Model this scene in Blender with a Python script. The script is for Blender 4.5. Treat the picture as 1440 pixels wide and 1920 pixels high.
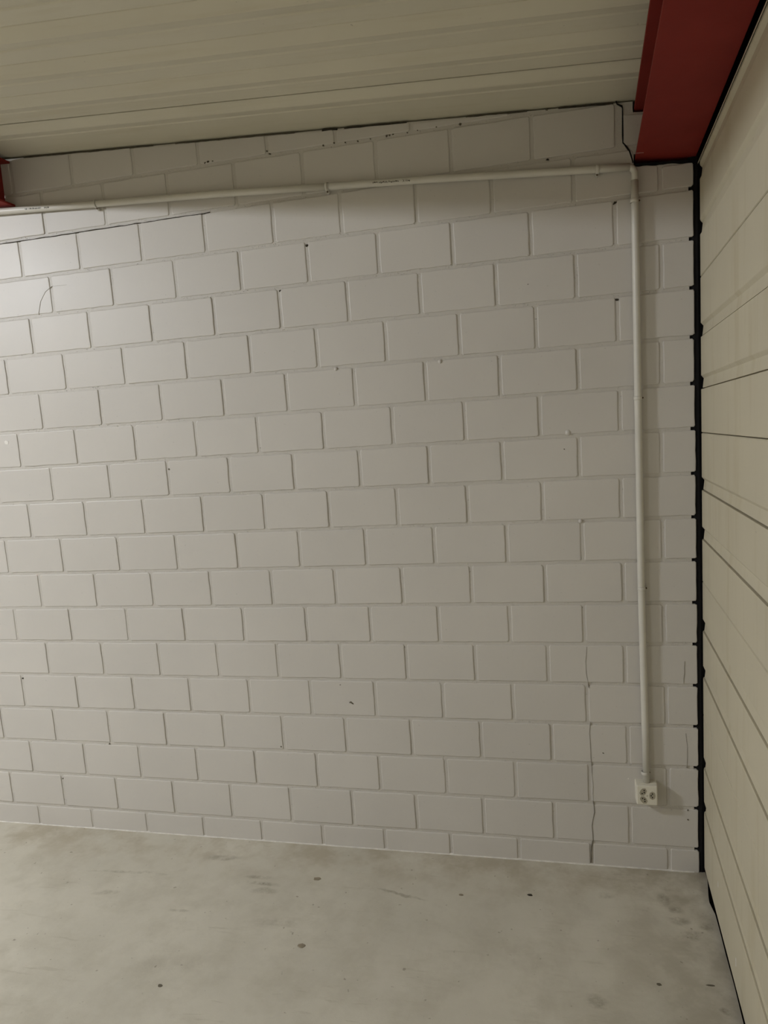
import bpy, math, random
from mathutils import Matrix, Vector

random.seed(7)
scene = bpy.context.scene
col = scene.collection
for o in list(bpy.data.objects):
    bpy.data.objects.remove(o, do_unlink=True)

# ---------------------------------------------------------------- camera
F_PX = 1330.0                                   # focal length in pixels of a 1440 x 1920 frame
CAM = Vector((-0.37944, -2.53704, 1.61382))
RIGHT = (0.97365365, 0.21775588, -0.06768275)
UP = (0.03575356, 0.14736006, 0.98843649)
BACK = (0.22521159, -0.96481469, 0.13569211)
cam_data = bpy.data.cameras.new('camera')
cam_data.sensor_fit = 'HORIZONTAL'
cam_data.sensor_width = 36.0
cam_data.lens = F_PX / 1440.0 * 36.0
cam_data.clip_start = 0.05
cam = bpy.data.objects.new('camera', cam_data)
col.objects.link(cam)
m = Matrix((RIGHT, UP, BACK)).transposed().to_4x4()
m.translation = CAM
cam.matrix_world = m
scene.camera = cam

# ---------------------------------------------------------------- world, exposure
world = bpy.data.worlds.new('world')
scene.world = world
world.use_nodes = True
bg = world.node_tree.nodes['Background']
bg.inputs[0].default_value = (0.8, 0.85, 0.9, 1)
bg.inputs[1].default_value = 0.002
scene.view_settings.view_transform = 'Standard'
scene.view_settings.look = 'None'
scene.view_settings.gamma = 1.0
scene.view_settings.use_curve_mapping = False
scene.view_settings.exposure = 0.0
LAMP_COLOR = (0.97, 1.0, 1.06)
# ceiling lamps, the second added for more even light: (x, y, emission strength)
LAMPS = [(-4.0, -1.98, 590.0), (-4.0, -4.6, 270.0)]

# ---------------------------------------------------------------- geometry of the place
DX, DZ = 0.0564, -0.0275        # direction of the side wall, the beams and the floor fall, per metre of depth
FLOOR_Z = -0.105
X_LEFT, Y_REAR = -6.2, -5.6


def floor_z(y):
    return FLOOR_Z + DZ * y


def ceil_pt(a, b, drop=0.0):
    return (-0.038 + a + DX * b, b, 2.546 - 0.0648 * a + DZ * b - drop)


def ceil_at_wall(x):
    return 2.546 - 0.0648 * (x + 0.038)


# ---------------------------------------------------------------- materials
def new_mat(name, color, rough=0.6, spec=0.4):
    mt = bpy.data.materials.new(name)
    mt.use_nodes = True
    b = mt.node_tree.nodes['Principled BSDF']
    b.inputs['Base Color'].default_value = (*color, 1)
    b.inputs['Roughness'].default_value = rough
    b.inputs['Specular IOR Level'].default_value = spec
    return mt, mt.node_tree.nodes, mt.node_tree.links, b


def tex_coord(nodes, links, scale=(1, 1, 1)):
    tc = nodes.new('ShaderNodeTexCoord')
    mp = nodes.new('ShaderNodeMapping')
    mp.inputs['Scale'].default_value = scale
    links.new(tc.outputs['Object'], mp.inputs['Vector'])
    return mp.outputs['Vector']


def noise(nodes, links, vec, scale, detail=4, rough=0.55):
    n = nodes.new('ShaderNodeTexNoise')
    n.inputs['Scale'].default_value = scale
    n.inputs['Detail'].default_value = detail
    n.inputs['Roughness'].default_value = rough
    links.new(vec, n.inputs['Vector'])
    return n.outputs['Fac']


def ramp(nodes, links, fac, p0, p1, c0=(0, 0, 0), c1=(1, 1, 1)):
    r = nodes.new('ShaderNodeValToRGB')
    r.color_ramp.elements[0].position = p0
    r.color_ramp.elements[1].position = p1
    r.color_ramp.elements[0].color = (*c0, 1)
    r.color_ramp.elements[1].color = (*c1, 1)
    links.new(fac, r.inputs['Fac'])
    return r.outputs['Color']


def mix(nodes, links, fac, a, b, mode='MIX'):
    n = nodes.new('ShaderNodeMix')
    n.data_type = 'RGBA'
    n.blend_type = mode
    for sock, v in ((n.inputs[0], fac), (n.inputs[6], a), (n.inputs[7], b)):
        if hasattr(v, 'links'):
            links.new(v, sock)
        elif isinstance(v, (int, float)):
            sock.default_value = v
        else:
            sock.default_value = (*v, 1)
    return n.outputs[2]


def math_node(nodes, links, op, a, b=0.0):
    n = nodes.new('ShaderNodeMath')
    n.operation = op
    for sock, v in ((n.inputs[0], a), (n.inputs[1], b)):
        if hasattr(v, 'links'):
            links.new(v, sock)
        else:
            sock.default_value = v
    return n.outputs[0]


def bump(nodes, links, bsdf, height, strength, dist=0.002):
    n = nodes.new('ShaderNodeBump')
    n.inputs['Strength'].default_value = strength
    n.inputs['Distance'].default_value = dist
    links.new(height, n.inputs['Height'])
    links.new(n.outputs['Normal'], bsdf.inputs['Normal'])


def make_wall_paint(name, base, rough_relief, pits):
    mt, N, L, b = new_mat(name, base, 0.42, 0.45)
    v = tex_coord(N, L)
    big = noise(N, L, v, 1.6, 3)
    c = mix(N, L, ramp(N, L, big, 0.35, 0.65), tuple(x * 0.965 for x in base), tuple(min(1, x * 1.02) for x in base))
    oi = N.new('ShaderNodeObjectInfo')
    hsv = N.new('ShaderNodeHueSaturation')
    L.new(c, hsv.inputs['Color'])
    L.new(math_node(N, L, 'ADD', math_node(N, L, 'MULTIPLY', oi.outputs['Random'], 0.035), 0.982), hsv.inputs['Value'])
    c = hsv.outputs['Color']
    # faint scuffs and specks
    vs = tex_coord(N, L, (3.0, 3.0, 9.0))
    sc = ramp(N, L, noise(N, L, vs, 3.2, 7, 0.7), 0.70, 0.78)
    c = mix(N, L, math_node(N, L, 'MULTIPLY', sc, 0.18), c, tuple(x * 0.6 for x in base))
    sp = ramp(N, L, noise(N, L, v, 95.0, 2, 0.5), 0.705, 0.76)
    c = mix(N, L, math_node(N, L, 'MULTIPLY', sp, 0.30), c, tuple(x * 0.45 for x in base))
    fine = noise(N, L, v, 420.0, 3, 0.6)
    mid = noise(N, L, v, 70.0, 3, 0.6)
    h = math_node(N, L, 'ADD', math_node(N, L, 'MULTIPLY', fine, 0.35), mid)
    if pits:
        pn = ramp(N, L, noise(N, L, v, 130.0, 4, 0.7), 0.66, 0.72)
        gate = ramp(N, L, noise(N, L, v, 7.0, 2, 0.5), 0.47, 0.60)
        pm = math_node(N, L, 'MULTIPLY', pn, gate)
        c = mix(N, L, math_node(N, L, 'MULTIPLY', pm, 0.75), c, (0.11, 0.095, 0.07))
        h = math_node(N, L, 'SUBTRACT', h, pm)
    L.new(c, b.inputs['Base Color'])
    rn = math_node(N, L, 'ADD', math_node(N, L, 'MULTIPLY', big, 0.2), 0.34)
    L.new(rn, b.inputs['Roughness'])
    bump(N, L, b, h, rough_relief, 0.0015)
    return mt


WALL = (0.60, 0.575, 0.54)
M_BRICK = make_wall_paint('painted_block', WALL, 0.16, False)
M_MORTAR = make_wall_paint('painted_mortar', (0.57, 0.545, 0.505), 1.0, True)


def make_sheet(name, base, rough, streak, dirt):
    mt, N, L, b = new_mat(name, base, rough, 0.4)
    v = tex_coord(N, L)
    vs = tex_coord(N, L, streak)
    n1 = noise(N, L, v, 2.0, 4)
    n2 = noise(N, L, vs, 5.0, 5, 0.6)
    c = mix(N, L, ramp(N, L, n1, 0.3, 0.7), tuple(x * 0.95 for x in base), tuple(x * 1.03 for x in base))
    c = mix(N, L, math_node(N, L, 'MULTIPLY', ramp(N, L, n2, 0.52, 0.74), dirt), c, (base[0] * 0.72, base[1] * 0.66, base[2] * 0.5))
    sp = ramp(N, L, noise(N, L, v, 60.0, 2), 0.76, 0.79)
    c = mix(N, L, math_node(N, L, 'MULTIPLY', sp, 0.35), c, (0.12, 0.10, 0.07))
    L.new(c, b.inputs['Base Color'])
    bump(N, L, b, noise(N, L, v, 25.0, 3), 0.08, 0.002)
    return mt


M_CEIL = make_sheet('cream_roof_sheet', (0.62, 0.585, 0.47), 0.5, (0.5, 6, 1), 0.25)
M_PANEL = make_sheet('cream_wall_panel', (0.57, 0.523, 0.40), 0.42, (1, 4.0, 0.5), 0.38)

mt, N, L, b = new_mat('red_oxide_steel', (0.17, 0.026, 0.019), 0.6, 0.12)
v = tex_coord(N, L)
c = mix(N, L, ramp(N, L, noise(N, L, v, 4.0, 4), 0.3, 0.7), (0.20, 0.0215, 0.0165), (0.25, 0.030, 0.023))
L.new(c, b.inputs['Base Color'])
bump(N, L, b, noise(N, L, v, 60.0, 3), 0.08)
M_RED = mt

mt, N, L, b = new_mat('pale_conduit_plastic', (0.62, 0.60, 0.545), 0.38, 0.45)
v = tex_coord(N, L)
c = mix(N, L, ramp(N, L, noise(N, L, v, 9.0, 3), 0.35, 0.7), (0.60, 0.58, 0.525), (0.65, 0.63, 0.57))
L.new(c, b.inputs['Base Color'])
M_PIPE = mt

mt, N, L, b = new_mat('cream_outlet_plastic', (0.72, 0.69, 0.59), 0.3, 0.5)
v = tex_coord(N, L)
c = mix(N, L, ramp(N, L, noise(N, L, v, 30.0, 3), 0.35, 0.7), (0.70, 0.67, 0.57), (0.74, 0.71, 0.61))
L.new(c, b.inputs['Base Color'])
M_OUTLET = mt

mt, N, L, b = new_mat('outlet_insert_plastic', (0.36, 0.33, 0.25), 0.35, 0.5)
v = tex_coord(N, L)
c = mix(N, L, noise(N, L, v, 40.0, 2), (0.34, 0.31, 0.235), (0.40, 0.37, 0.285))
L.new(c, b.inputs['Base Color'])
M_INSERT = mt


def dark_mat(name, color, rough=0.8):
    mt, N, L, b = new_mat(name, color, rough, 0.2)
    v = tex_coord(N, L)
    c = mix(N, L, noise(N, L, v, 45.0, 3), tuple(x * 0.7 for x in color), tuple(x * 1.3 for x in color))
    L.new(c, b.inputs['Base Color'])
    return mt


M_RUBBER = dark_mat('black_rubber', (0.006, 0.006, 0.007), 0.7)
M_CRACK = dark_mat('crack_dark', (0.05, 0.043, 0.032), 0.95)
M_HAIR = dark_mat('hairline_grey', (0.27, 0.25, 0.21), 0.95)
M_SCRATCH = dark_mat('faint_scratch', (0.46, 0.44, 0.40), 0.9)
M_BEAD = dark_mat('paint_bead', (0.64, 0.615, 0.57), 0.6)
M_PIT = dark_mat('floor_pit', (0.25, 0.215, 0.155), 0.95)
M_CHIP = dark_mat('chipped_paint', (0.13, 0.115, 0.085), 0.95)
M_SCREW = dark_mat('rusty_screw', (0.12, 0.085, 0.06), 0.6)
M_HOLE = dark_mat('pin_hole_black', (0.012, 0.011, 0.009), 0.6)
M_INK = dark_mat('print_ink', (0.07, 0.06, 0.045), 0.8)
M_WHITE = dark_mat('white_spot', (0.78, 0.76, 0.72), 0.6)
M_LAMPBODY = dark_mat('white_lamp_housing', (0.62, 0.62, 0.60), 0.4)
M_PLAIN = make_sheet('plain_painted_wall', (0.44, 0.395, 0.29), 0.55, (1, 1, 1), 0.15)


def make_floor():
    base = (0.42, 0.395, 0.325)
    mt, N, L, b = new_mat('worn_concrete', base, 0.62, 0.35)
    v = tex_coord(N, L)
    n1 = noise(N, L, v, 1.4, 5, 0.6)
    n2 = noise(N, L, v, 7.0, 6, 0.62)
    n3 = noise(N, L, v, 55.0, 4, 0.65)
    c = mix(N, L, ramp(N, L, n1, 0.36, 0.64), (0.485, 0.458, 0.383), (0.59, 0.558, 0.473))
    c = mix(N, L, math_node(N, L, 'MULTIPLY', ramp(N, L, n2, 0.46, 0.66), 0.55), c, (0.41, 0.38, 0.305))
    c = mix(N, L, math_node(N, L, 'MULTIPLY', ramp(N, L, n3, 0.35, 0.75), 0.22), c, (0.59, 0.565, 0.49))
    sep = N.new('ShaderNodeSeparateXYZ')
    tc = N.new('ShaderNodeTexCoord')
    wob = N.new('ShaderNodeTexNoise')
    wob.inputs['Scale'].default_value = 11.0
    wob.inputs['Detail'].default_value = 4
    L.new(tc.outputs['Object'], wob.inputs['Vector'])
    wv = N.new('ShaderNodeVectorMath')
    wv.operation = 'MULTIPLY_ADD'
    wv.inputs[1].default_value = (0.05, 0.05, 0)
    L.new(wob.outputs['Color'], wv.inputs[0])
    L.new(tc.outputs['Object'], wv.inputs[2])
    L.new(wv.outputs[0], sep.inputs[0])
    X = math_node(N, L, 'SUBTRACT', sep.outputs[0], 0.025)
    Y = math_node(N, L, 'SUBTRACT', sep.outputs[1], 0.025)
    brk = ramp(N, L, noise(N, L, v, 26.0, 5, 0.7), 0.36, 0.60)
    # brownish dust gathered along the wall foot
    dust = math_node(N, L, 'MULTIPLY', ramp(N, L, math_node(N, L, 'ADD', Y, 0.26), 0.0, 0.17), ramp(N, L, n2, 0.38, 0.6))
    c = mix(N, L, math_node(N, L, 'MULTIPLY', dust, 0.6), c, (0.375, 0.325, 0.24))
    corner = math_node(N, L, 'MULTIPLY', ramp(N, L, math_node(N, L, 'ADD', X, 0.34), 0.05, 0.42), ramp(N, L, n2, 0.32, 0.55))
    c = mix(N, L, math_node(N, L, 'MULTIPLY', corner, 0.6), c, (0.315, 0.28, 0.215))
    # single stains: x, y, half length, half width, angle, strength
    stains = [(-2.03, -0.272, 0.20, 0.010, 0.07, 0.45), (-1.70, -0.134, 0.09, 0.022, 0.05, 0.5),
              (-1.50, -0.234, 0.07, 0.014, 0.0, 0.5), (-1.47, -0.272, 0.075, 0.012, -0.05, 0.5),
              (-1.45, -0.310, 0.06, 0.02, 0.0, 0.45), (-0.94, -0.262, 0.11, 0.009, -0.2, 0.55),
              (-0.228, -0.181, 0.030, 0.025, 0.0, 0.45), (-0.038, -0.165, 0.035, 0.032, -0.6, 0.6),
              (-0.005, -0.224, 0.030, 0.024, -0.4, 0.6), (-0.006, -0.276, 0.035, 0.018, 0.0, 0.55),
              (0.021, -0.335, 0.032, 0.026, -0.2, 0.65), (0.075, -0.300, 0.028, 0.024, -0.2, 0.55),
              (-0.293, -0.655, 0.045, 0.03, -0.3, 0.5), (0.052, -0.636, 0.022, 0.014, -0.3, 0.65),
              (-0.10, -0.225, 0.03, 0.016, 0.3, 0.4), (-0.50, -0.50, 0.09, 0.06, 0.3, 0.16),
              (-1.62, -0.70, 0.20, 0.05, 0.2, 0.15), (-1.35, -0.47, 0.12, 0.03, 0.1, 0.25),
              (-2.05, -0.40, 0.06, 0.014, 0.3, 0.4), (-1.72, -0.46, 0.05, 0.012, 0.0, 0.45)]
    for (sx, sy, la, lb, ang, st) in stains:
        ca, sa = math.cos(ang), math.sin(ang)
        dx = math_node(N, L, 'SUBTRACT', X, sx)
        dy = math_node(N, L, 'SUBTRACT', Y, sy)
        u = math_node(N, L, 'ADD', math_node(N, L, 'MULTIPLY', dx, ca / la), math_node(N, L, 'MULTIPLY', dy, sa / la))
        w = math_node(N, L, 'ADD', math_node(N, L, 'MULTIPLY', dx, -sa / lb), math_node(N, L, 'MULTIPLY', dy, ca / lb))
        r2 = math_node(N, L, 'ADD', math_node(N, L, 'MULTIPLY', u, u), math_node(N, L, 'MULTIPLY', w, w))
        mk = math_node(N, L, 'MULTIPLY', ramp(N, L, r2, 0.15, 1.0, (1, 1, 1), (0, 0, 0)), brk)
        c = mix(N, L, math_node(N, L, 'MULTIPLY', mk, st), c, (0.20, 0.172, 0.125))
    scr = ramp(N, L, noise(N, L, tex_coord(N, L, (0.9, 7.0, 1)), 6.5, 5, 0.65), 0.60, 0.68)
    scr = math_node(N, L, 'MULTIPLY', scr, ramp(N, L, noise(N, L, v, 3.0, 2), 0.45, 0.62))
    c = mix(N, L, math_node(N, L, 'MULTIPLY', scr, 0.38), c, (0.31, 0.275, 0.205))
    sp = ramp(N, L, noise(N, L, v, 48.0, 2, 0.5), 0.715, 0.765)
    c = mix(N, L, math_node(N, L, 'MULTIPLY', sp, 0.55), c, (0.15, 0.125, 0.085))
    sl = ramp(N, L, noise(N, L, tex_coord(N, L, (1, 1.7, 1)), 75.0, 2, 0.5), 0.75, 0.79)
    c = mix(N, L, math_node(N, L, 'MULTIPLY', sl, 0.4), c, (0.60, 0.58, 0.51))
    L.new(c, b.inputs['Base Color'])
    h = math_node(N, L, 'ADD', n3, math_node(N, L, 'MULTIPLY', noise(N, L, v, 240.0, 3), 0.5))
    bump(N, L, b, h, 0.22, 0.002)
    return mt


M_FLOOR = make_floor()


def emission_mat(name, color, strength):
    mt = bpy.data.materials.new(name)
    mt.use_nodes = True
    N, L = mt.node_tree.nodes, mt.node_tree.links
    N.remove(N['Principled BSDF'])
    e = N.new('ShaderNodeEmission')
    e.inputs[0].default_value = (*color, 1)
    e.inputs[1].default_value = strength
    L.new(e.outputs[0], N['Material Output'].inputs[0])
    return mt


# ---------------------------------------------------------------- helpers
def empty(name, loc):
    o = bpy.data.objects.new(name, None)
    o.empty_display_size = 0.1
    o.location = loc
    col.objects.link(o)
    return o


def origin_of(o):
    p = Vector((0, 0, 0))
    while o is not None:
        p += o.location
        o = o.parent
    return p


def mesh_obj(name, verts, faces, mat, parent=None, smooth=False, loc=(0, 0, 0)):
    """world-space vertices become ONE mesh object below its parent"""
    off = origin_of(parent) + Vector(loc)
    me = bpy.data.meshes.new(name)
    me.from_pydata([tuple(Vector(v) - off) for v in verts], [], faces)
    me.validate()
    me.materials.append(mat)
    if smooth:
        me.polygons.foreach_set('use_smooth', [True] * len(me.polygons))
    me.update()
    o = bpy.data.objects.new(name, me)
    o.location = loc
    col.objects.link(o)
    if parent is not None:
        o.parent = parent
    return o


def tag(o, label, category, group=None):
    o['label'] = label
    o['category'] = category
    if group:
        o['group'] = group
    return o


def structure(o, label=None, category=None):
    o['kind'] = 'structure'
    if label:
        o['label'] = label
        o['category'] = category
    return o


def box_vf(x0, x1, y0, y1, z0, z1):
    vs = [(x, y, z) for z in (z0, z1) for y in (y0, y1) for x in (x0, x1)]
    fs = [(0, 2, 3, 1), (4, 5, 7, 6), (0, 1, 5, 4), (2, 6, 7, 3), (0, 4, 6, 2), (1, 3, 7, 5)]
    return vs, fs


def prism(poly, f0, f1):
    """poly: list of 2D points; f0/f1 map a 2D point to the two end 3D points"""
    n = len(poly)
    vs = [f0(p) for p in poly] + [f1(p) for p in poly]
    fs = [tuple(range(n))[::-1], tuple(range(n, 2 * n))]
    for i in range(n):
        j = (i + 1) % n
        fs.append((i, j, n + j, n + i))
    return vs, fs


def recalc(o):
    import bmesh
    bm = bmesh.new()
    bm.from_mesh(o.data)
    bmesh.ops.recalc_face_normals(bm, faces=bm.faces)
    bm.to_mesh(o.data)
    bm.free()
    return o


def tube_vf(pts, r, seg=16, cap=True):
    pts = [Vector(p) for p in pts]
    vs, fs = [], []
    rs = r if isinstance(r, (list, tuple)) else [r] * len(pts)
    ref = None
    for i, p in enumerate(pts):
        d = (pts[min(i + 1, len(pts) - 1)] - pts[max(i - 1, 0)]).normalized()
        if ref is None:
            ref = Vector((0, 1, 0)) if abs(d.y) < 0.9 else Vector((1, 0, 0))
        u = (ref - d * ref.dot(d)).normalized()
        ref = u
        w = d.cross(u)
        for k in range(seg):
            t = 2 * math.pi * k / seg
            vs.append(tuple(p + (u * math.cos(t) + w * math.sin(t)) * rs[i]))
    for i in range(len(pts) - 1):
        for k in range(seg):
            a, b_ = i * seg + k, i * seg + (k + 1) % seg
            fs.append((a, b_, b_ + seg, a + seg))
    if cap:
        fs.append(tuple(range(seg))[::-1])
        fs.append(tuple(range((len(pts) - 1) * seg, len(pts) * seg)))
    return vs, fs


def add(acc, vf):
    n = len(acc[0])
    acc[0].extend(vf[0])
    acc[1].extend([tuple(i + n for i in f) for f in vf[1]])
    return acc


# ================================================================ SETTING
# ---------------------------------------------------------------- floor
edge = [(0.128, 0.06), (0.128, -0.03), (0.121, -0.075), (0.112, -0.125), (0.107, -0.165), (0.110, -0.20), (0.1125, -0.225)]
y = -0.30
while y > Y_REAR:
    edge.append((0.1265 + DX * y + random.uniform(-0.0012, 0.0012), y))
    y -= 0.12
edge.append((0.1265 + DX * Y_REAR, Y_REAR))
poly = edge + [(X_LEFT, Y_REAR), (X_LEFT, 0.06)]
vf = prism(poly, lambda p: (p[0], p[1], floor_z(p[1]) - 0.15), lambda p: (p[0], p[1], floor_z(p[1])))
floor = structure(recalc(mesh_obj('floor', *vf, M_FLOOR)), 'worn grey concrete floor with brown stains', 'floor')

# small round holes and crumbs in the concrete
for (hx, hy, ra, rb, nm, mm) in [(-1.276, -0.216, 0.017, 0.011, 'anchor_hole', M_PIT), (-1.218, -0.561, 0.015, 0.011, 'anchor_hole', M_PIT),
                                 (-0.73, -0.237, 0.010, 0.006, 'crumb', M_PIT), (-0.49, -0.205, 0.011, 0.007, 'crumb', M_CRACK),
                                 (-1.599, -0.789, 0.009, 0.007, 'crumb', M_CHIP), (-0.112, -0.562, 0.008, 0.006, 'crumb', M_CHIP),
                                 (0.03, -0.545, 0.014, 0.004, 'crumb', M_CHIP)]:
    vs, fs = [], []
    k = 12
    for i in range(k):
        t = 2 * math.pi * i / k
        q = random.uniform(0.8, 1.15)
        X, Y = hx + ra * q * math.cos(t), hy + rb * q * math.sin(t)
        vs.append((X, Y, floor_z(Y) - 0.001))
    for i in range(k):
        X, Y, Z = vs[i]
        vs.append((hx + (X - hx) * 0.8, hy + (Y - hy) * 0.8, floor_z(Y) + 0.0012))
    fs = [(i, (i + 1) % k, k + (i + 1) % k, k + i) for i in range(k)] + [tuple(range(k, 2 * k))]
    mesh_obj(nm, vs, fs, mm, floor)

# ---------------------------------------------------------------- back wall: mortar bed with single blocks
BEDS = {0: (-0.0142, -0.0017), 1: (0.1435, -0.0003), 2: (0.2985, 0.0010), 3: (0.4530, 0.0015), 4: (0.6042, 0.0010),
        5: (0.7538, 0.0012), 6: (0.9030, 0.0019), 7: (1.0530, 0.0019), 8: (1.2010, 0.0004), 9: (1.3492, -0.0005),
        10: (1.4985, 0.0011), 11: (1.6468, 0.0011), 12: (1.7970, 0.0008), 13: (1.9520, 0.0030), 14: (2.1050, 0.0043),
        15: (2.2585, 0.0060), 16: (2.4093, 0.0075), 17: (2.5537, -0.0015), 18: (2.705, 0.0)}
JOINTS = {
    16: [0.007, -0.26, -0.526, -0.785, -1.054, -1.309, -1.578, -1.841, -2.108, -2.37],
    15: [-0.133, -0.403, -0.667, -0.929, -1.19, -1.451, -1.715, -1.982, -2.252],
    14: [0.007, -0.261, -0.525, -0.788, -1.052, -1.31, -1.572, -1.834, -2.102, -2.366],
    13: [-0.132, -0.397, -0.659, -0.923, -1.181, -1.443, -1.704, -1.971, -2.236, -2.505],
    12: [0.003, -0.263, -0.526, -0.787, -1.049, -1.311, -1.567, -1.828, -2.095, -2.367],
    11: [-0.131, -0.396, -0.656, -0.918, -1.18, -1.441, -1.698, -1.961, -2.227, -2.495],
    10: [-0.001, -0.268, -0.53, -0.792, -1.052, -1.31, -1.572, -1.834, -2.095, -2.363],
    9: [-0.133, -0.397, -0.661, -0.92, -1.183, -1.443, -1.701, -1.96, -2.226, -2.493],
    8: [0.0, -0.266, -0.528, -0.791, -1.051, -1.313, -1.572, -1.833, -2.094, -2.359, -2.628],
    7: [-0.132, -0.399, -0.662, -0.921, -1.182, -1.441, -1.7, -1.96, -2.221, -2.488],
    6: [0.0, -0.269, -0.53, -0.791, -1.054, -1.311, -1.575, -1.834, -2.094, -2.362, -2.634],
    5: [-0.133, -0.399, -0.663, -0.924, -1.184, -1.444, -1.702, -1.965, -2.229, -2.497],
    4: [0.003, -0.266, -0.531, -0.792, -1.056, -1.319, -1.58, -1.842, -2.103, -2.372, -2.642],
    3: [-0.128, -0.396, -0.656, -0.923, -1.186, -1.45, -1.708, -1.972, -2.24, -2.508, -2.776],
    2: [0.006, -0.265, -0.534, -0.797, -1.06, -1.318, -1.582, -1.845, -2.112, -2.379, -2.649],
    1: [-0.127, -0.397, -0.661, -0.923, -1.183, -1.445, -1.707, -1.971, -2.242, -2.509, -2.776],
    17: [-0.115, -0.388, -0.656, -0.915, -1.183, -1.442, -1.709, -1.977, -2.244],
    0: [0.006, -0.266, -0.533, -0.795, -1.058, -1.318, -1.583, -1.846, -2.114, -2.382, -2.652],
    18: [-0.785, -1.054, -1.309, -1.575, -1.838, -2.10, -2.365],
    19: [-2.50],
}
X_END = 0.106
MORTAR_Y = 0.0032
REBATE_X = -0.0715            # the right-hand beam sits in a rebate of the wall

poly = [(X_LEFT, FLOOR_Z - 0.1), (0.092, FLOOR_Z - 0.1), (0.092, 2.338), (REBATE_X, 2.352), (REBATE_X, 2.3855),
        (0.017, 2.3785), (0.017, 2.503), (REBATE_X, 2.512),
        (REBATE_X, ceil_at_wall(REBATE_X) - 0.004), (X_LEFT, ceil_at_wall(X_LEFT) - 0.004)]
vf = prism(poly, lambda p: (p[0], MORTAR_Y, p[1]), lambda p: (p[0], 0.16, p[1]))
wall_back = structure(recalc(mesh_obj('wall_back', *vf, M_MORTAR)), 'white painted block wall with cracks and a conduit', 'wall')


def bed(k, x):
    if k < 0:
        return FLOOR_Z - 0.006
    z0, s = BEDS[k]
    return z0 + s * x


def brick_vf(xl, xr, zbl, zbr, ztl, ztr):
    """one painted block: rounded, slightly uneven outline"""
    out = []

    def side(a, b_, n):
        for i in range(n):
            t = (i + random.uniform(-0.18, 0.18)) / n if i else 0.0
            out.append((a[0] + (b_[0] - a[0]) * t, a[1] + (b_[1] - a[1]) * t, i == 0))
    A, B, C, D = (xl, zbl), (xr, zbr), (xr, ztr), (xl, ztl)
    nl = 9 if (xr - xl) > 0.15 else 4
    ns = 4 if (ztl - zbl) > 0.08 else 2
    side(A, B, nl)
    side(B, C, ns)
    side(C, D, nl)
    side(D, A, ns)
    cx, cz = (xl + xr) / 2, (zbl + zbr + ztl + ztr) / 4
    pts = []
    m_ = len(out)
    for i, (x, z, corner) in enumerate(out):
        if corner:                                   # replace the corner with two points
            for j in (i - 1, (i + 1) % m_):
                px, pz, _ = out[j]
                dd = math.hypot(px - x, pz - z)
                rr = random.uniform(0.0025, 0.0065)
                pts.append((x + (px - x) / dd * rr, z + (pz - z) / dd * rr))
        else:
            jx = random.uniform(-0.0013, 0.0009)
            sx = 1 if x > cx else -1
            sz = 1 if z > cz else -1
            on_side = abs(abs(x - cx) - (xr - xl) / 2) < 1e-4
            pts.append((x + jx * sx, z) if on_side else (x, z + jx * sz))
    y0 = random.uniform(-0.0006, 0.0006)
    tx, tz = random.uniform(-0.004, 0.004), random.uniform(-0.006, 0.006)
    hw, hh = (xr - xl) / 2, max(1e-4, (ztl + ztr - zbl - zbr) / 4)
    vs = []
    for yy, ins in ((0.03, 0.0), (0.0030, 0.0), (0.0008, 0.0009), (0.0, 0.0032)):
        for (x, z) in pts:
            fx = max(0.2, (hw - ins) / hw)
            fz = max(0.2, (hh - ins) / hh)
            X = cx + (x - cx) * fx
            Z = cz + (z - cz) * fz
            off = (y0 + tx * (x - cx) + tz * (z - cz)) if yy < 0.004 else 0
            vs.append((X, yy + off, Z))
    n = len(pts)
    fs = []
    for r in range(3):
        for i in range(n):
            j = (i + 1) % n
            fs.append((r * n + i, r * n + j, (r + 1) * n + j, (r + 1) * n + i))
    fs.append(tuple(range(3 * n, 4 * n)))
    return vs, fs


bricks = []
HJ, VJ = 0.0055, 0.0058
for row in range(0, 20):
    js = list(JOINTS[row])
    while js[-1] > X_LEFT + 0.15:
        js.append(js[-1] - 0.2635 + random.uniform(-0.002, 0.002))
    if row < 17:
        ends = [X_END + random.uniform(-0.0015, 0.0015)] + [j - VJ for j in js[:]]
        starts = [js[0] + VJ]
        spans = [(js[0] + VJ, X_END + random.uniform(-0.002, 0.002))]
    elif row == 17:
        spans = [(-0.1025, 0.014)]
    else:
        spans = []
    first = -0.1275 if row == 17 else js[0] - VJ
    prev = first
    for j in js[1:] + [X_LEFT]:
        spans.append((j + VJ if j > X_LEFT else X_LEFT + 0.005, prev))
        prev = j - VJ
    if row == 18:
        spans.insert(0, (JOINTS[18][0] + VJ, -0.46))
    for (xl, xr) in spans:
        zb = [bed(row - 1, x) + (HJ if row else 0) for x in (xl, xr)]
        zt = []
        for x in (xl, xr):
            z = bed(row, x) - HJ if row < 19 else 9
            z = min(z, ceil_at_wall(x) - 0.006)
            if row == 17 and xr > 0.0:
                z = min(z, 2.5085 if x < -0.05 else 2.4985)
            if row == 16 and xr > 0.05:
                z = min(z, 2.336)
            if row == 16 and abs(xl - (-0.26 + VJ)) < 0.03:
                z = min(z, 2.40)
            zt.append(z)
        if zt[0] - zb[0] < 0.012:
            continue
        if zt[1] - zb[1] < 0.006:
            continue
        bricks.append((xl, xr, zb[0], zb[1], zt[0], zt[1]))
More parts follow.
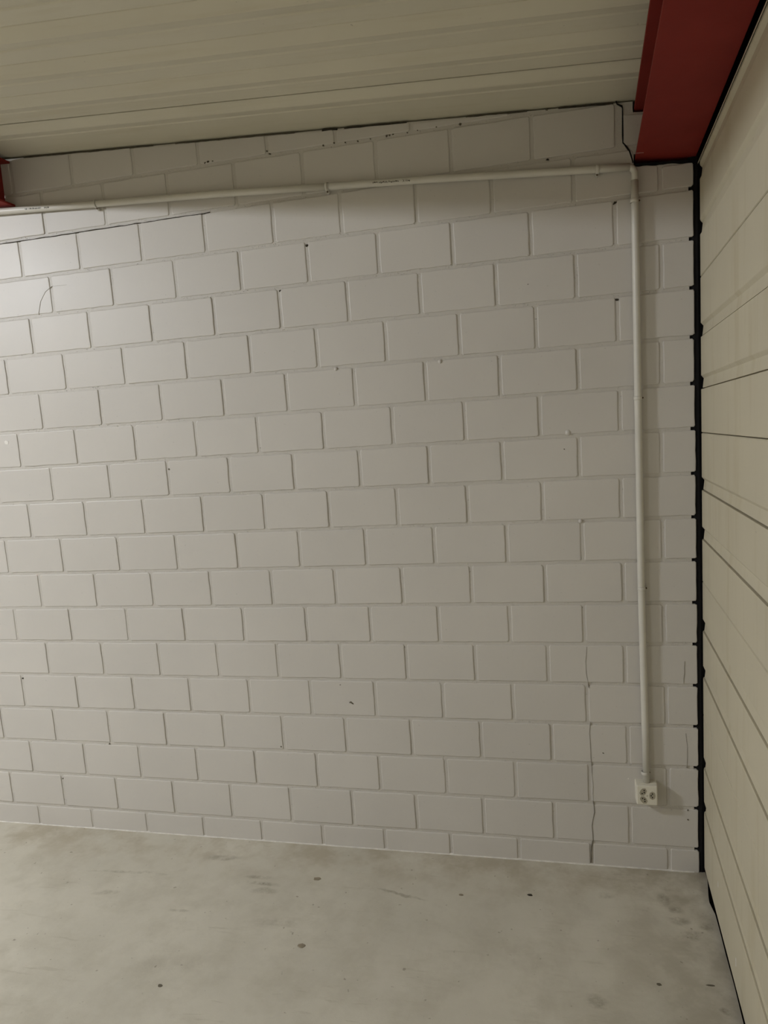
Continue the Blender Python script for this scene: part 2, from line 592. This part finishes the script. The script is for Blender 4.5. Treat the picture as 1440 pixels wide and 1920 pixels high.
# the block below the beam end is notched: split row 16 at the rebate
fixed = []
for bk in bricks:
    xl, xr, a, b_, c_, d_ = bk
    if abs(b_ - (BEDS[15][0] + HJ)) < 0.02 and xl < REBATE_X - 0.02 < xr and xr < 0.03:
        fixed.append((xl, REBATE_X - 0.004, a, b_, c_, min(d_, 2.398)))
        fixed.append((REBATE_X - 0.0038, xr, a, b_, 2.349, 2.341))
    else:
        fixed.append(bk)
bricks = sorted(fixed, key=lambda q: -q[1])
for bk in bricks[:290]:
    mesh_obj('brick', *brick_vf(*bk), M_BRICK, wall_back)
rest = ([], [])
for bk in bricks[290:]:
    add(rest, brick_vf(*bk))
if rest[0]:
    r_ = mesh_obj('brick_field', *rest, M_BRICK, wall_back)
    r_['kind'] = 'stuff'


# rough grit standing in the painted bed joints
grit = ([], [])
for k in range(0, 18):
    x = -3.3
    dens = 0.5
    while x < 0.09:
        dens = min(0.95, max(0.10, dens + random.uniform(-0.09, 0.09)))
        if random.random() < dens:
            gz = bed(k, x) + random.uniform(-0.0062, 0.0062)
            gr = random.uniform(0.0008, 0.0023)
            if gz < ceil_at_wall(x) - 0.012 and not (x > -0.11 and gz > 2.33):
                ring = [(x + gr * random.uniform(0.6, 1.5) * math.cos(t), MORTAR_Y + 0.0008, gz + gr * random.uniform(0.5, 1.1) * math.sin(t)) for t in (0.3, 1.6, 2.9, 4.1, 5.3)]
                tip = (x + random.uniform(-0.4, 0.4) * gr, MORTAR_Y - random.uniform(0.0008, 0.0036), gz + random.uniform(-0.4, 0.4) * gr)
                add(grit, (ring + [tip], [(i, (i + 1) % 5, 5) for i in range(5)]))
        x += random.uniform(0.003, 0.008)
g_ = recalc(mesh_obj('mortar_grit', *grit, M_MORTAR, wall_back))
g_['kind'] = 'stuff'


# ---- cracks and marks in the wall
def ribbon(name, pts, widths, mat, y0=-0.0011, y1=0.004):
    vs, fs = [], []
    n = len(pts)
    for i, (x, z) in enumerate(pts):
        a, b_ = pts[max(0, i - 1)], pts[min(n - 1, i + 1)]
        dx, dz = b_[0] - a[0], b_[1] - a[1]
        l = math.hypot(dx, dz)
        nx, nz = -dz / l, dx / l
        w = (widths if isinstance(widths, (int, float)) else widths[min(i, len(widths) - 1)]) / 2 * random.uniform(0.6, 1.3)
        for yy in (y1, y0):
            vs.append((x + nx * w, yy, z + nz * w))
            vs.append((x - nx * w, yy, z - nz * w))
    for i in range(n - 1):
        o_ = i * 4
        fs += [(o_ + 2, o_ + 3, o_ + 7, o_ + 6), (o_, o_ + 2, o_ + 6, o_ + 4), (o_ + 3, o_ + 1, o_ + 5, o_ + 7)]
    fs += [(0, 1, 3, 2), (n * 4 - 4, n * 4 - 2, n * 4 - 1, n * 4 - 3)]
    return mesh_obj(name, vs, fs, mat, wall_back)


def wiggle(pts, step=0.02, amp=0.0012):
    out = []
    for (a, b_) in zip(pts[:-1], pts[1:]):
        k = max(1, int(math.hypot(b_[0] - a[0], b_[1] - a[1]) / step))
        for i in range(k):
            t = i / k
            q = amp if i else 0
            out.append((a[0] + (b_[0] - a[0]) * t + random.uniform(-q, q), a[1] + (b_[1] - a[1]) * t + random.uniform(-q, q)))
    out.append(pts[-1])
    return out


def bedline(x):
    return bed(16, x) - HJ - 0.0012


pts = []
x = -2.75
while x < -1.55:
    pts.append((x, bedline(x) + random.uniform(-0.0012, 0.0012)))
    x += 0.025
ribbon('crack', pts, 0.0026, M_CRACK)
ribbon('crack', wiggle([(-0.1216, 2.552), (-0.1186, 2.543), (-0.1042, 2.5344), (-0.1025, 2.5286), (-0.1028, 2.492), (-0.1035, 2.4249), (-0.0925, 2.4104), (-0.0840, 2.3963), (-0.0735, 2.360)]), 0.0040, M_RUBBER)
ribbon('crack', wiggle([(-0.2621, 0.742), (-0.2674, 0.6888), (-0.2668, 0.6448), (-0.2591, 0.5887)]), 0.0011, M_HAIR)
ribbon('crack', wiggle([(-0.2569, 0.458), (-0.2619, 0.4157), (-0.2596, 0.3643), (-0.2576, 0.2981)]), 0.0016, M_HAIR)
ribbon('crack', wiggle([(-0.2576, 0.2981), (-0.257, 0.2502), (-0.2544, 0.2085), (-0.2558, 0.1558)]), 0.0018, M_HAIR)
ribbon('crack', wiggle([(-0.2558, 0.1558), (-0.2514, 0.1075), (-0.2623, 0.0536), (-0.26, -0.0039), (-0.2665, -0.0324), (-0.2702, -0.0974)]), [0.0012, 0.0013, 0.0014, 0.0014, 0.0016, 0.002], M_CHIP)
ribbon('crack', wiggle([(0.066, 0.6929), (0.0617, 0.6111)]), 0.0012, M_HAIR)
ribbon('crack', wiggle([(0.067, 0.4277), (0.0718, 0.3779), (0.0693, 0.2973)]), 0.0014, M_HAIR)
curve_mark = ribbon('scratch', [(-2.3241, 2.0996), (-2.3066, 2.1494), (-2.2795, 2.1835), (-2.2478, 2.2006), (-2.1807, 2.1996)], 0.0012, M_SCRATCH, -0.0007)

# dark gap under the roof sheet, in pieces
for (xa, xb, w) in [(-2.30, -1.75, 0.0018), (-1.66, -1.20, 0.0018), (-1.10, -1.045, 0.007), (-1.02, -0.80, 0.003), (-0.60, -0.40, 0.0014), (-0.30, -0.13, 0.0026)]:
    k = max(2, int((xb - xa) / 0.03))
    ribbon('gap', [(xa + (xb - xa) * i / k, ceil_at_wall(xa + (xb - xa) * i / k) - 0.0055 + random.uniform(-0.001, 0.001)) for i in range(k + 1)], w, M_CRACK if w > 0.0025 else M_CHIP)
# black broken line under the beam seat
ribbon('gap', wiggle([(-0.072, 2.352), (-0.03, 2.349), (0.03, 2.345), (0.106, 2.3385)], 0.012, 0.0012), 0.008, M_RUBBER, -0.0015, 0.01)


def chip(name, cx, cz, ra, rb, ang, mat, proud=0.0010, k=9):
    ca, sa = math.cos(ang), math.sin(ang)
    ring = []
    for i in range(k):
        t = 2 * math.pi * i / k
        q = random.uniform(0.65, 1.2)
        u, w = ra * q * math.cos(t), rb * q * math.sin(t)
        ring.append((cx + u * ca - w * sa, cz + u * sa + w * ca))
    vs = [(x, 0.003, z) for x, z in ring] + [(cx + (x - cx) * 0.75, -proud, cz + (z - cz) * 0.75) for x, z in ring]
    fs = [(i, (i + 1) % k, k + (i + 1) % k, k + i) for i in range(k)] + [tuple(range(k, 2 * k))]
    return mesh_obj(name, vs, fs, mat, wall_back)


chip('paint_chip', -1.1521, 0.5087, 0.013, 0.0045, -0.6, M_CHIP)
chip('paint_chip', -1.160, 0.5105, 0.004, 0.003, 0, M_CHIP)
for (cx, cz, r) in [(-1.1889, 2.2332, 0.006), (-0.1319, 1.9375, 0.0065), (-0.1318, 2.2442, 0.007), (-0.3391, 2.4063, 0.0065),
                    (-1.5379, 2.5666, 0.006), (-1.55, 2.564, 0.005), (-1.52, 2.566, 0.004), (-1.3097, 2.5708, 0.004), (-1.30, 2.560, 0.005),
                    (-1.4647, 0.3148, 0.004), (-2.2508, 0.2946, 0.004), (-2.6372, 0.5824, 0.006), (-1.1941, 0.5821, 0.004),
                    (-2.5051, 0.1225, 0.005), (-1.8275, 1.4581, 0.005), (-1.3042, 2.0872, 0.006), (-0.2153, 0.3414, 0.0045),
                    (0.0711, 0.0993, 0.004), (-0.337, 2.5606, 0.004), (-0.317, 1.4537, 0.0028), (-0.418, 2.0171, 0.003),
                    (-1.02, 2.558, 0.003), (-0.975, 2.556, 0.004), (-0.93, 2.557, 0.0025), (-0.872, 2.558, 0.005), (-0.862, 2.5585, 0.004), (-0.85, 2.5595, 0.004), (-0.80, 2.558, 0.003), (-0.765, 2.56, 0.0025), (-0.70, 2.561, 0.003),
                    (-1.10, 2.560, 0.004), (-1.06, 2.562, 0.004), (-0.62, 2.558, 0.005), (0.071, 0.135, 0.0035)]:
    chip('paint_chip', cx, cz, r, r * random.uniform(0.5, 0.9), random.uniform(-0.6, 0.6), M_CHIP if r < 0.006 else M_CRACK)
chip('filler_spot', -2.5542, 1.6049, 0.014, 0.012, 0, M_WHITE, 0.0012, 12)
chip('filler_spot', -0.1304, 0.2464, 0.0035, 0.003, 0, M_WHITE)
for (cx, cz, r) in [(-0.3028, 1.5099, 0.008), (-0.7319, 1.7854, 0.0065), (-1.115, 1.790, 0.006), (-0.27, 1.20, 0.006)]:   # painted-over plugs and lumps
    vs, fs = [], []
    for ri, (rr, yy) in enumerate(((1.25, 0.001), (0.85, -0.0025), (0.4, -0.0038))):
        for i in range(10):
            t = 2 * math.pi * i / 10
            vs.append((cx + r * rr * math.cos(t) * random.uniform(0.9, 1.1), yy, cz + r * rr * math.sin(t)))
    for ri in range(2):
        for i in range(10):
            fs.append((ri * 10 + i, ri * 10 + (i + 1) % 10, ri * 10 + 10 + (i + 1) % 10, ri * 10 + 10 + i))
    fs.append(tuple(range(20, 30)))
    recalc(mesh_obj('paint_lump', vs, fs, M_BRICK, wall_back, smooth=True))

# paint bead left along the foot of the wall
vs, fs = [], []
x = -3.6
i = 0
while x < 0.105:
    w = random.uniform(0.0015, 0.004)
    vs += [(x, 0.004, floor_z(0) + 0.005), (x, -w, floor_z(0) + 0.0018), (x, -w - 0.001, floor_z(0) - 0.001)]
    if i:
        o_ = i * 3
        fs += [(o_ - 3, o_ - 2, o_ + 1, o_), (o_ - 2, o_ - 1, o_ + 2, o_ + 1)]
    i += 1
    x += 0.03
mesh_obj('paint_bead', vs, fs, M_BEAD, wall_back)

# ---------------------------------------------------------------- side wall: horizontal metal panels
XR = 0.1225


def side_pt(out, y_, z_):
    """out > 0 lies behind the panel face"""
    return (XR + DX * y_ + out, y_, z_ + DZ * y_)


vf = box_vf(0, 1, 0, 1, 0, 1)
vs = [side_pt(0.030 + 0.02 * (v_[0]), 0.16 * v_[1] + (Y_REAR) * (1 - v_[1]), -0.32 + 2.86 * v_[2]) for v_ in vf[0]]
wall_right = structure(recalc(mesh_obj('wall_right', vs, vf[1], M_RUBBER)), 'cream horizontal metal panels beside the block wall', 'wall')

Z_TOP = 2.334
joints = [-0.044 - 0.03, 0.506, 0.981, 1.484, 1.980, Z_TOP]
DEP = 0.0080


def panel_profile(z0, z1, zc):
    """(out, z) from bottom to top; ribs sit either side of the panel middle zc"""
    g = 0.0012
    p = [(0.022, z0 + g), (0.0025, z0 + g), (0.0, z0 + g + 0.002)]
    for s in (-1, 1):
        lo, hi = (zc - 0.105, zc - 0.062) if s < 0 else (zc + 0.062, zc + 0.105)
        if hi + 0.01 < z1 and lo > z0 + 0.01:
            p += [(0.0, lo - 0.0025), (0.0006, lo - 0.0016), (0.016, lo - 0.0012), (0.016, lo + 0.0020), (0.0045, lo + 0.0026), (DEP, hi - 0.010), (0.0006, hi - 0.0008), (0.0, hi + 0.001)]
    p += [(0.0, z1 - g - 0.002), (0.0025, z1 - g), (0.022, z1 - g)]
    return p


centers = [0.2445, 0.7455, 1.2325, 1.732, 2.217]
for (z0, z1, zc) in zip(joints[:-1], joints[1:], centers):
    prof = panel_profile(z0, z1, zc)
    ys = [-0.004, -0.007, -0.020, -0.45, -0.9, -1.6, -2.6, -3.6, Y_REAR + 0.02]
    vs, fs = [], []
    n = len(prof)
    for k, yy in enumerate(ys):
        for (o_, z_) in prof:
            end = ((0.006, 0.003, 0.0)[k] if k < 3 and o_ < 0.012 else 0.0)
            vs.append(side_pt(o_ + end, yy, z_))
    # small rolled edge at the visible end
    for k in range(len(ys) - 1):
        for i in range(n - 1):
            fs.append((k * n + i, k * n + i + 1, (k + 1) * n + i + 1, (k + 1) * n + i))
    fs.append(tuple(range(n)))
    o = recalc(mesh_obj('wall_panel', vs, fs, M_PANEL, wall_right))
# folded bright lip along the top edge
vs = [side_pt(*q) for q in [(-0.003, -0.004, Z_TOP - 0.001), (0.004, -0.004, Z_TOP + 0.003), (-0.003, Y_REAR + 0.02, Z_TOP - 0.001), (0.004, Y_REAR + 0.02, Z_TOP + 0.003),
                            (-0.003, -0.004, Z_TOP - 0.007), (-0.003, Y_REAR + 0.02, Z_TOP - 0.007)]]
mesh_obj('edge_fold', vs, [(0, 2, 3, 1), (4, 5, 2, 0)], M_PANEL, wall_right)
# two pale scratches near the floor
for (yy, zz, h_) in [(-0.30, 0.055, 0.009), (-0.585, 0.01, 0.012)]:
    vs = [side_pt(-0.0008, yy + a, zz + b_) for a, b_ in ((-0.002, -h_), (0.002, -h_), (0.0025, h_), (-0.0015, h_))] + [side_pt(0.001, yy + a, zz + b_) for a, b_ in ((-0.003, -h_), (0.003, -h_), (0.0035, h_), (-0.0025, h_))]
    mesh_obj('scratch', vs, [(0, 1, 2, 3), (0, 4, 5, 1), (1, 5, 6, 2), (2, 6, 7, 3), (3, 7, 4, 0)], M_WHITE, wall_right)

# black rubber seal in the corner
vs, fs = [], []
zz = FLOOR_Z - 0.003
prof = []
i = 0
while zz < 2.41:
    prof.append(zz)
    zz += 0.05
acc = ([], [])
for i, z_ in enumerate(prof):
    w = random.uniform(-0.0008, 0.0008)
    for (x_, y_) in ((0.094, 0.055), (0.094, 0.012), (0.106 + w, 0.006), (0.119 + w, 0.004), (0.148, 0.012), (0.148, 0.055)):
        acc[0].append((x_, y_, z_))
n = 6
for i in range(len(prof) - 1):
    for k in range(n):
        acc[1].append((i * n + k, i * n + (k + 1) % n, (i + 1) * n + (k + 1) % n, (i + 1) * n + k))
acc[1].append(tuple(range(n)))
acc[1].append(tuple(range((len(prof) - 1) * n, len(prof) * n)))
seal = structure(recalc(mesh_obj('trim_1', *acc, M_RUBBER)), 'black rubber seal in the corner between block wall and metal panels', 'trim')

# ---------------------------------------------------------------- ceiling: sloping profiled sheets
A0, A1 = X_LEFT + 0.3, 0.32
corners = [(A0 - 0.6, Y_REAR - 0.1), (A1, Y_REAR - 0.1), (A1, 0.20), (A0 - 0.6, 0.20)]
vf = prism(corners, lambda p: ceil_pt(p[0], p[1], -0.05), lambda p: ceil_pt(p[0], p[1], -0.10))
ceiling = structure(recalc(mesh_obj('ceiling', *vf, M_CRACK)), 'sloping ceiling of cream profiled metal sheets', 'ceiling')
H = 0.0165


def sheet(name, prof, x_shift=0.0):
    """prof: (b, drop) pairs; extruded along the slope of the roof"""
    vs, fs = [], []
    n = len(prof)
    cuts = [A0, -4.2, -3.2, -2.3, -1.5, -0.8, -0.3, A1 - 0.05]
    for k, a in enumerate(cuts):
        for (b_, d_) in prof:
            vs.append(ceil_pt(a, b_, d_))
    for k in range(len(cuts) - 1):
        for i in range(n - 1):
            fs.append((k * n + i, (k + 1) * n + i, (k + 1) * n + i + 1, k * n + i + 1))
    o = mesh_obj(name, vs, fs, M_CEIL, ceiling)
    md = o.modifiers.new('thickness', 'SOLIDIFY')
    md.thickness = 0.0012
    md.offset = 1
    return o


def rib(s):
    return [(s - 0.0255, 0.0), (s - 0.0235, -0.0025), (s - 0.0215, 0.0005), (s + 0.016, H - 0.001), (s + 0.0185, H), (s + 0.0205, H - 0.0025), (s + 0.0235, H - 0.0015), (s + 0.078, 0.0002), (s + 0.0835, 0.0030), (s + 0.087, 0.0)]


sheet('ceiling_sheet', [(-0.2685, -0.006), (-0.2690, 0.0015), (-0.262, 0.002), (-0.230, H - 0.001), (-0.225, H), (-0.220, H - 0.0008), (-0.160, 0.0002), (-0.155, 0.0028), (-0.151, 0.0), (-0.012, 0.0), (-0.004, -0.002), (0.10, -0.002)])
s = -0.423
prof = [(-0.2745, -0.004), (-0.2740, 0.001), (-0.278, 0.001)]
k = 0
seam = -0.2745
while s > Y_REAR:
    prof += rib(s)[::-1]
    s -= 0.1735
    k += 1
    if k == 6:
        prof += [(s + 0.086 + 0.02, 0.0)]
        last = prof[-1][0]
        sheet('ceiling_sheet', prof[::-1])
        prof = [(last - 0.005, -0.004), (last - 0.0045, 0.001), (last - 0.008, 0.001)]
        k = 0
if len(prof) > 3:
    sheet('ceiling_sheet', prof[::-1])

# ---------------------------------------------------------------- the two walls behind and beside the photographer
vf = box_vf(X_LEFT - 0.15, X_LEFT, Y_REAR - 0.1, 0.16, FLOOR_Z - 0.1, 3.2)
structure(mesh_obj('wall_left', *vf, M_PLAIN), 'plain painted wall closing the far left of the room', 'wall')
vf = box_vf(X_LEFT, 0.2, Y_REAR - 0.15, Y_REAR, FLOOR_Z - 0.1, 3.2)
structure(mesh_obj('wall_rear', *vf, M_PLAIN), 'plain painted wall behind the viewpoint', 'wall')


# ================================================================ THINGS
# ---------------------------------------------------------------- steel beams
def beam(cx, zb, width, height, tf, tw, tilt, y0, label):
    t = empty('steel_beam', (cx + DX * y0, y0, zb + DZ * y0))
    tag(t, label, 'beam', 'red steel roof beams')

    def bar(name, x0, x1, z0, z1, bev=0.0012):
        poly = [(x0 + bev, z0), (x1 - bev, z0), (x1, z0 + bev), (x1, z1 - bev), (x1 - bev, z1), (x0 + bev, z1), (x0, z1 - bev), (x0, z0 + bev)]

        def at(p, y_):
            return (cx + p[0] + DX * y_, y_, zb + p[1] + tilt * p[0] + DZ * y_)
        o = mesh_obj(name, *prism(poly, lambda p: at(p, y0), lambda p: at(p, Y_REAR + 0.01)), M_RED, t)
        return recalc(o)
    bar('bottom_flange', -width / 2, width / 2, 0, tf)
    bar('web', -tw / 2, tw / 2, tf, height - tf, 0.0)
    bar('top_flange', -width / 2, width / 2, height - tf, height)
    return t


beam_r = beam(0.0245, 2.362, 0.183, 0.160, 0.0095, 0.008, -0.085, 0.10, 'wide dark red steel beam in the corner above the metal panels')
beam_l = beam(-2.408, 2.517, 0.091, 0.1675, 0.008, 0.006, -0.065, -0.0012, 'narrow dark red steel beam whose end meets the block wall above the conduit')
# light scratch on the edge of the wide flange
vs = [(-0.0665, -0.05, 2.3705), (-0.045, -0.052, 2.3686), (-0.045, -0.0535, 2.3686), (-0.0665, -0.0525, 2.3705)]
mesh_obj('scratch', [(x + DX * -0.05, y_, z + 0.0004) for x, y_, z in vs] + [(x + DX * -0.05, y_, z + 0.003) for x, y_, z in vs], [(3, 2, 1, 0), (0, 1, 5, 4), (2, 3, 7, 6), (1, 2, 6, 5), (3, 0, 4, 7)], M_PIPE, beam_r)

# ---------------------------------------------------------------- conduit
PY, PR = -0.0185, 0.0118
cond = empty('electrical_conduit', (-0.073, 0.0, 0.247))
tag(cond, 'pale plastic conduit running under the ceiling and down to the outlet', 'conduit')
HP = [(-4.6, 2.631), (-3.4, 2.557), (-2.422, 2.4985), (-2.0, 2.4735), (-1.521, 2.446), (-1.092, 2.4155), (-0.74, 2.392), (-0.185, 2.349), (-0.086, 2.3425)]


def hp_z(x):
    for (a, b_) in zip(HP[:-1], HP[1:]):
        if a[0] <= x <= b_[0]:
            return a[1] + (b_[1] - a[1]) * (x - a[0]) / (b_[0] - a[0])
    return HP[-1][1]


mesh_obj('pipe', *tube_vf([(x, PY, hp_z(x)) for x in (-4.6, -3.4, -2.8, -2.422, -2.0, -1.521, -1.30, -1.094)], PR), M_PIPE, cond, True)
mesh_obj('pipe', *tube_vf([(x, PY, hp_z(x)) for x in (-1.090, -0.9, -0.74, -0.45, -0.185, -0.086)], PR), M_PIPE, cond, True)
mesh_obj('pipe', *tube_vf([(-0.0725, PY, 2.300), (-0.0725, PY, 2.19), (-0.0745, PY, 1.622), (-0.0755, PY, 0.966), (-0.0715, PY, 0.45), (-0.0705, PY, 0.2475)], PR), M_PIPE, cond, True)
# bend between the two runs
el = []
for i in range(11):
    t = math.pi / 2 * i / 10
    el.append((-0.092 + 0.0205 * math.sin(t) + 0.0, PY, 2.3215 + 0.0205 * math.cos(t)))
el = [(-0.10, PY, 2.3425)] + el + [(-0.0718, PY, 2.296)]
mesh_obj('elbow', *tube_vf(el, PR - 0.0016), M_PIPE, cond, True)


def clip_ring(p, axis, th=0.0022):
    """open strap round the pipe with a foot and its screw"""
    p = Vector(p)
    ax = Vector(axis).normalized()
    out = Vector((0, -1, 0))
    sd = ax.cross(out).normalized()
    if sd.z > 0.5:
        sd = -sd
    if abs(ax.z) > 0.5 and sd.x < 0:
        sd = -sd
    ring = []
    for i in range(19):
        t = math.radians(-140 + 280 * i / 18)
        ring.append(out * math.cos(t) + sd * math.sin(t))
    vs, fs = [], []
    for d in ring:
        for (r_, a_) in ((PR + 0.0002, -0.006), (PR + th, -0.005), (PR + th, 0.005), (PR + 0.0002, 0.006)):
            vs.append(tuple(p + d * r_ + ax * a_))
    for i in range(len(ring) - 1):
        for k in range(4):
            fs.append((i * 4 + k, i * 4 + (k + 1) % 4, i * 4 + 4 + (k + 1) % 4, i * 4 + 4 + k))
    fs += [(3, 2, 1, 0), tuple(len(ring) * 4 - 4 + k for k in range(4))]
    c = recalc(mesh_obj('clip', vs, fs, M_PIPE, cond, True))
    # foot with screw
    f0 = p + sd * (PR + 0.004)
    vs, fs = [], []
    for k in range(10):
        t = 2 * math.pi * k / 10
        dd = sd * math.cos(t) * 0.0055 + ax * math.sin(t) * 0.0055
        vs.append(tuple(Vector((f0.x, -0.0018, f0.z)) + dd))
    for k in range(10):
        vs.append(tuple(Vector(vs[k]) + Vector((0, -0.0102, 0))))
    fs = [(k, (k + 1) % 10, 10 + (k + 1) % 10, 10 + k) for k in range(10)] + [tuple(range(10, 20))]
    mesh_obj('foot', vs, fs, M_PIPE, c)
    vs2 = [tuple(Vector((f0.x, -0.0122, f0.z)) + (Vector(v_) - Vector((f0.x, 0.0, f0.z))) * 0.55) for v_ in vs[:10]]
    vs2 += [tuple(Vector(v_) + Vector((0, -0.0015, 0))) for v_ in vs2]
    mesh_obj('screw', vs2, fs, M_SCREW, c)
    return c


for x in (-3.3, -2.0, -1.092, -0.185):
    clip_ring((x, PY, hp_z(x)), (1, 0, -0.065))
for z in (2.238, 1.611, 0.960, 0.282):
    clip_ring((-0.0745, PY, z), (0, 0, 1), 0.0012)
# dark saw cut beside two clips
for x in (-1.997, -1.090):
    acc = tube_vf([(x - 0.0008, PY, hp_z(x)), (x + 0.0008, PY, hp_z(x))], PR + 0.0026)
    mesh_obj('sleeve_edge', *acc, M_CHIP, cond)

# printed legend on the pipe: worn, unreadable marks as in the photograph
for (xa, xb) in ((-2.30, -2.20), (-0.925, -0.800)):
    acc = ([], [])
    x = xa
    idx = 0
    total = xb - xa
    while x < xb:
        f = (x - xa) / total
        w = random.choice((0.002, 0.003, 0.004, 0.0055))
        if 0.70 < f < 0.82:
            x += 0.004
            continue
        hh = 0.0032 if f < 0.7 else 0.0045
        zc = hp_z(x) + random.uniform(-0.0006, 0.0006) - 0.0015
        rr = PR + 0.0003
        for part_ in range(random.choice((1, 2, 2))):
            a0 = math.asin(max(-0.9, min(0.9, (zc - hp_z(x) - hh * random.uniform(0.3, 1)) / PR)))
            a1 = math.asin(max(-0.9, min(0.9, (zc - hp_z(x) + hh * random.uniform(0.2, 1)) / PR)))
            xx0, xx1 = x + part_ * w * 0.6, x + part_ * w * 0.6 + w * 0.5
            q = []
            for (xx, aa) in ((xx0, a0), (xx1, a0), (xx1, a1), (xx0, a1)):
                q.append((xx, PY - rr * math.cos(aa), hp_z(xx) + rr * math.sin(aa)))
            add(acc, (q, [(0, 1, 2, 3)]))
        x += w + 0.0022
    mesh_obj('printed_marks', *acc, M_INK, cond)

# ---------------------------------------------------------------- power outlet
OX0, OX1, OZ0, OZ1, OD = -0.1085, -0.0355, 0.1715, 0.2475, 0.046
out = empty('power_outlet', ((OX0 + OX1) / 2, 0.0, OZ0))
tag(out, 'cream plastic triple power outlet on the block wall below the conduit', 'power outlet')


def rounded_rect(x0, x1, z0, z1, r, n=4):
    p = []
    for (cx, cz, a0) in ((x1 - r, z1 - r, 0), (x0 + r, z1 - r, 90), (x0 + r, z0 + r, 180), (x1 - r, z0 + r, 270)):
        for i in range(n + 1):
            t = math.radians(a0 + 90 * i / n)
            p.append((cx + r * math.cos(t), cz + r * math.sin(t)))
    return p


def loft(sections, mat, name, parent, smooth=False):
    vs, fs = [], []
    n = len(sections[0][0])
    for pts_, yy in sections:
        vs += [(x, yy, z) for x, z in pts_]
    for k in range(len(sections) - 1):
        for i in range(n):
            j = (i + 1) % n
            fs.append((k * n + i, k * n + j, (k + 1) * n + j, (k + 1) * n + i))
    fs.append(tuple(range(n))[::-1])
    fs.append(tuple(range((len(sections) - 1) * n, len(sections) * n)))
    return recalc(mesh_obj(name, vs, fs, mat, parent, smooth))


def rr(i, r=0.004):
    return rounded_rect(OX0 + i, OX1 - i, OZ0 + i, OZ1 - i, r)


loft([(rr(0.0), 0.001), (rr(0.0), -0.030), (rr(0.0006), -0.0305)], M_OUTLET, 'housing', out)
plate = loft([(rr(0.0009), -0.0308), (rr(0.0012), -OD + 0.004), (rr(0.0024), -OD + 0.0012), (rr(0.0046, 0.003), -OD)], M_OUTLET, 'faceplate', out)
ccx, ccz = (OX0 + OX1) / 2, (OZ0 + OZ1) / 2 - 0.001
for k, (ang, hx, hz) in enumerate(((150, ccx - 0.0135, ccz + 0.0145), (0, ccx + 0.0175, ccz + 0.002), (215, ccx - 0.012, ccz - 0.0155))):
    t = math.radians(ang + 90)
    u = (math.cos(t), math.sin(t))
    w = (-u[1], u[0])
    shape = [(-0.0145, 0.0), (-0.0095, -0.0080), (0.0, -0.0098), (0.0095, -0.0080), (0.0145, 0.0), (0.0095, 0.0080), (0.0, 0.0098), (-0.0095, 0.0080)]
    pts = [(hx + u[0] * a + w[0] * b_, hz + u[1] * a + w[1] * b_) for a, b_ in shape]
    big = [(hx + (px - hx) * 1.09, hz + (pz - hz) * 1.09) for px, pz in pts]
    small = [(hx + (px - hx) * 0.9, hz + (pz - hz) * 0.9) for px, pz in pts]
    ins = loft([(big, -OD + 0.002), (big, -OD - 0.0006), (pts, -OD - 0.0006), (small, -OD - 0.0003)], M_INSERT, 'socket_insert', out)
    holes = ((-0.0068, 0.0), (0.0068, 0.0), (0.0, 0.0042))
    for (a, b_) in holes:
        px, pz = hx + u[0] * a + w[0] * b_, hz + u[1] * a + w[1] * b_
        ring = [(px + 0.0024 * math.cos(2 * math.pi * i / 10), pz + 0.0024 * math.sin(2 * math.pi * i / 10)) for i in range(10)]
        loft([(ring, -OD + 0.003), (ring, -OD - 0.0008)], M_HOLE, 'pin_hole', ins)
ring = [(ccx + 0.0022 * math.cos(2 * math.pi * i / 10), ccz + 0.0005 + 0.0022 * math.sin(2 * math.pi * i / 10)) for i in range(10)]
loft([(ring, -OD + 0.002), (ring, -OD - 0.0008)], M_INSERT, 'center_screw', out)

# ---------------------------------------------------------------- ceiling lamps beyond the narrow beam, the farther one added as fill light
for k, (lx, ly, st) in enumerate(LAMPS):
    a = lx + 0.038 - DX * ly
    zc = ceil_pt(a, ly)[2] - H
    t = empty('ceiling_lamp', (lx, ly, zc))
    tag(t, ('short ceiling lamp nearest the block wall, beyond the narrow beam', 'short unseen fill lamp added farther from the block wall, beyond the narrow beam')[k], 'lamp', 'ceiling lamps')
    recalc(mesh_obj('housing', *box_vf(lx - 0.075, lx + 0.075, ly - 0.20, ly + 0.20, zc - 0.045, zc - 0.008), M_LAMPBODY, t))
    vs, fs = [], []
    n = 9
    for yy in (ly - 0.16, ly + 0.16):
        for i in range(n):
            th = math.pi * i / (n - 1)
            vs.append((lx + 0.06 * math.cos(th), yy, zc - 0.046 - 0.055 * math.sin(th)))
    for i in range(n - 1):
        fs.append((i, i + 1, n + i + 1, n + i))
    fs += [tuple(range(n)), tuple(range(n, 2 * n))]
    recalc(mesh_obj('diffuser', vs, fs, emission_mat('lamp_light', LAMP_COLOR, st), t))
